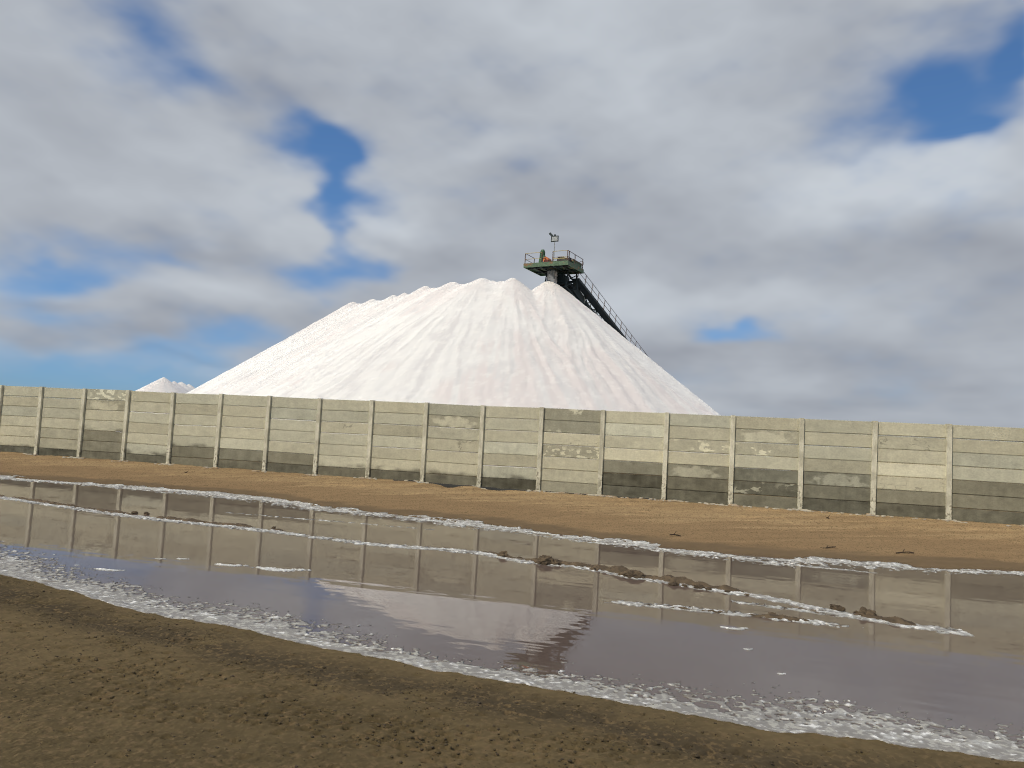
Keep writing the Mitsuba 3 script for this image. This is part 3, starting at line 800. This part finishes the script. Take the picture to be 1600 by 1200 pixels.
# coiled hose end hanging from the far right post
ring = trimesh.creation.torus(.15, .016, major_sections=18, minor_sections=6)
ring.apply_transform(trimesh.geometry.align_vectors([0, 0, 1], -U))
ring.apply_translation(L(PU - .25, PV - .09, D + .42))
part('hose_coil', ring, 'mat_rail', True)

# gear motor standing upright at the front left
gu, gv = -.45, -.72
part('gear_motor', cat([tapered(L(gu, gv, D), L(gu, gv, D + .55), .15, .12), tapered(L(gu, gv, D + .02), L(gu + .02, gv - .02, D + .12), .22, .2)]), 'mat_green_motor', 30)
part('gear_motor__motor_body', cat([tapered(L(gu, gv + .06, D + .56), L(gu, gv + .1, D + .98), .15, .15, 16), tapered(L(gu, gv + .1, D + .98), L(gu, gv + .1, D + 1.10), .15, .10, 16)]
                                   + [bar(L(gu + .15 * math.cos(a), gv + .08 + .15 * math.sin(a), D + .60), L(gu + .15 * math.cos(a), gv + .1 + .15 * math.sin(a), D + .95), .03, .015) for a in np.arange(0, 6.28, .52)]), 'mat_green_motor', 30)
part('gear_motor__terminal_box', lbox(gu - .12, gu + .06, gv + .16, gv + .30, D + .54, D + .70), 'mat_green_motor')
# orange drum guard and dark red pulley beside it
part('drum_guard', cat([tapered(L(-.85, -.20, D + .34), L(-.35, -.20, D + .34), .19, .19, 18), lbox(-.84, -.4, -.36, -.05, D + .14, D + .34)]), 'mat_orange', 30)
part('drum_guard__pulley', cat([tapered(L(-.9, -.14, D + .17), L(-.45, -.14, D + .17), .17, .17, 18), tapered(L(-.93, -.14, D + .17), L(-.9, -.14, D + .17), .06, .06)]), 'mat_red_dark', 30)
# green guard wall behind, dark belt head and rollers at the right
part('belt_frame', cat([lbox(-.15, -.08, -.1, 1.32, D + .02, D + .42), lbox(-.15, 1.2, -.12, -.06, D + .02, D + .42), lbox(-.16, 1.2, 1.32, 1.38, D + .02, D + .46)]), 'mat_green_steel')
part('belt_drum', cat([rod(L(-.42, .48, D + .26), L(-.42, 1.3, D + .26), .22, 20), lbox(-.72, -.3, .5, 1.0, D + .01, D + .16)]), 'mat_black', 30)
part('belt_drum__cover', cat([lbox(-.5, -.2, .45, .85, D + .49, D + .55), lbox(-.66, -.2, .42, 1.33, D + .01, D + .08)]), 'mat_black')
part('tool_board', lbox(-.62, -.56, .2, 1.2, D + .40, D + .45), 'mat_yellow_rail')

# floodlight mast
part('lamp_mast', rod(L(-.55, .22, D), L(-.55, .22, D + 1.52), .022), 'mat_grey_post', 30)
fz = D + 1.52
frame = [lbox(-.58, -.52, -.03, .47, fz + .33, fz + .37), lbox(-.58, -.52, -.03, .47, fz - .0, fz + .05), lbox(-.579, -.521, -.03, .02, fz + .05, fz + .33), lbox(-.579, -.521, .42, .47, fz + .05, fz + .33)]
part('lamp_mast__floodlight', cat(frame + [lbox(-.53, -.50, .0, .45, fz + .02, fz + .35)]), 'mat_dark_steel')
part('lamp_mast__floodlight__lens'.replace('floodlight__', 'floodlight_'), lbox(-.565, -.531, .022, .418, fz + .052, fz + .328), 'mat_lamp_face')
part('lamp_mast__floodlight', cat([bar(L(-.55, .06, fz + .36), L(-.55, -.16, fz + .58), .14, .05, up=U), rod(L(-.55, .22, fz + .36), L(-.55, .22, fz + .46), .06)]), 'mat_dark_steel')

# discharge spout down into the heap
part('spout', cat([lbox(-.42, .06, -.24, .24, 10.6, PZ + .005)]), 'mat_chute')
part('spout__flange', cat([lbox(-.46, .10, -.28, .28, PZ - .10, PZ - .03)]), 'mat_dark_steel')

# boom: box truss that falls away behind the heap, belt tray inside, walkway and railing on its right side
sd = np.array([U[0] * math.cos(SL), U[1] * math.cos(SL), -math.sin(SL)])
nn = np.array([U[0] * math.sin(SL), U[1] * math.sin(SL), math.cos(SL)])
B0 = L(0, 0, 12.02)


def B(s, v, h):
    return B0 + sd * s + Vv * v + nn * h


LEN, VL, VR, H0, H1 = 38.0, -.62, .86, -.12, -1.0
part('boom', cat([bar(B(.2, v, h), B(LEN, v, h), .09, .09, up=nn) for v in (VL, VR) for h in (H0, H1)]), 'mat_dark_steel')
brace = []
bay = 1.05
ks = np.arange(.3, LEN - bay, bay)
for i, s in enumerate(ks):
    for v in (VL, VR):
        brace.append(bar(B(s, v, H0), B(s, v, H1), .055, .055, up=Vv))
        a, b = (H0, H1) if i % 2 else (H1, H0)
        brace.append(bar(B(s, v, a), B(s + bay, v, b), .05, .05, up=Vv))
    for h in (H0, H1):
        brace.append(bar(B(s, VL, h), B(s, VR, h), .055, .055, up=nn))
    brace.append(bar(B(s, VL, H1), B(s + bay, VR, H1), .045, .045, up=nn))
    brace.append(bar(B(s, VR, H1), B(s + bay, VL, H1), .045, .045, up=nn))
k = part('boom__bracing', cat(brace), 'mat_dark_steel')
labels[k] = {'kind': 'stuff'}
tray = [bar(B(.3, .1, H0 + .02), B(LEN, .1, H0 + .02), .95, .05, up=nn), bar(B(.3, -.36, H0 - .1), B(LEN, -.36, H0 - .1), .03, .2, up=nn), bar(B(.3, .56, H0 - .1), B(LEN, .56, H0 - .1), .03, .2, up=nn)]
part('boom__belt_tray', cat(tray), 'mat_dark_steel')
part('boom__return_belt', bar(B(.6, .1, H0 - .42), B(LEN, .1, H0 - .42), .7, .02, up=nn), 'mat_black')
part('boom__side_plate', bar(B(1.25, VR + .06, -.5), B(3.2, VR + .06, -.62), .02, .55, up=nn), 'mat_dark_steel')
part('boom__side_plate', bar(B(.55, VL - .06, -.34), B(1.5, VL - .06, -.36), .02, .4, up=nn), 'mat_dark_steel')
part('boom__drive_box', lbox(.45, 1.0, -.1, .62, 11.25, 11.8), 'mat_dark_steel')
part('walkway', cat([bar(B(1.0, 1.10, H0 + .0), B(LEN, 1.10, H0 + .0), .42, .05, up=nn), bar(B(1.0, 1.335, H0 - .03), B(LEN, 1.335, H0 - .03), .04, .16, up=nn)]), 'mat_dark_steel')
# portal frame where the boom hangs from the platform
port = []
for v in (VL - .02, .12, VR + .3):
    port += [bar(L(.95, v, PZ), L(1.15, v, 10.95), .08, .08, up=U)]
for z0, z1 in ((11.9, 11.45), (11.45, 11.0)):
    port += [bar(L(1.02, VL, z0), L(1.08, .12, z1), .05, .05, up=U), bar(L(1.02, .12, z1), L(1.08, VR + .3, z0), .05, .05, up=U), bar(L(1.02, VL, z1), L(1.08, VR + .3, z1), .07, .07, up=U)]
part('boom__portal_frame', cat(port), 'mat_dark_steel')

S0, PS = 2.05, 1.2168
pos = [S0 + PS * k for k in range(-1, 28)]
hb = .76
k = part('walkway__railing', cat([rod(B(pos[0], 1.335, H0 + h), B(pos[-1], 1.335, H0 + h), .017, 6) for h in (hb, hb * .5)]), 'mat_rail', 30)
for s in pos:
    put(f'{CONV}__walkway__rail_post', bar(B(s, 1.335, H0), B(s, 1.335, H0 + hb), .036, .036, up=sd), 'mat_rail')
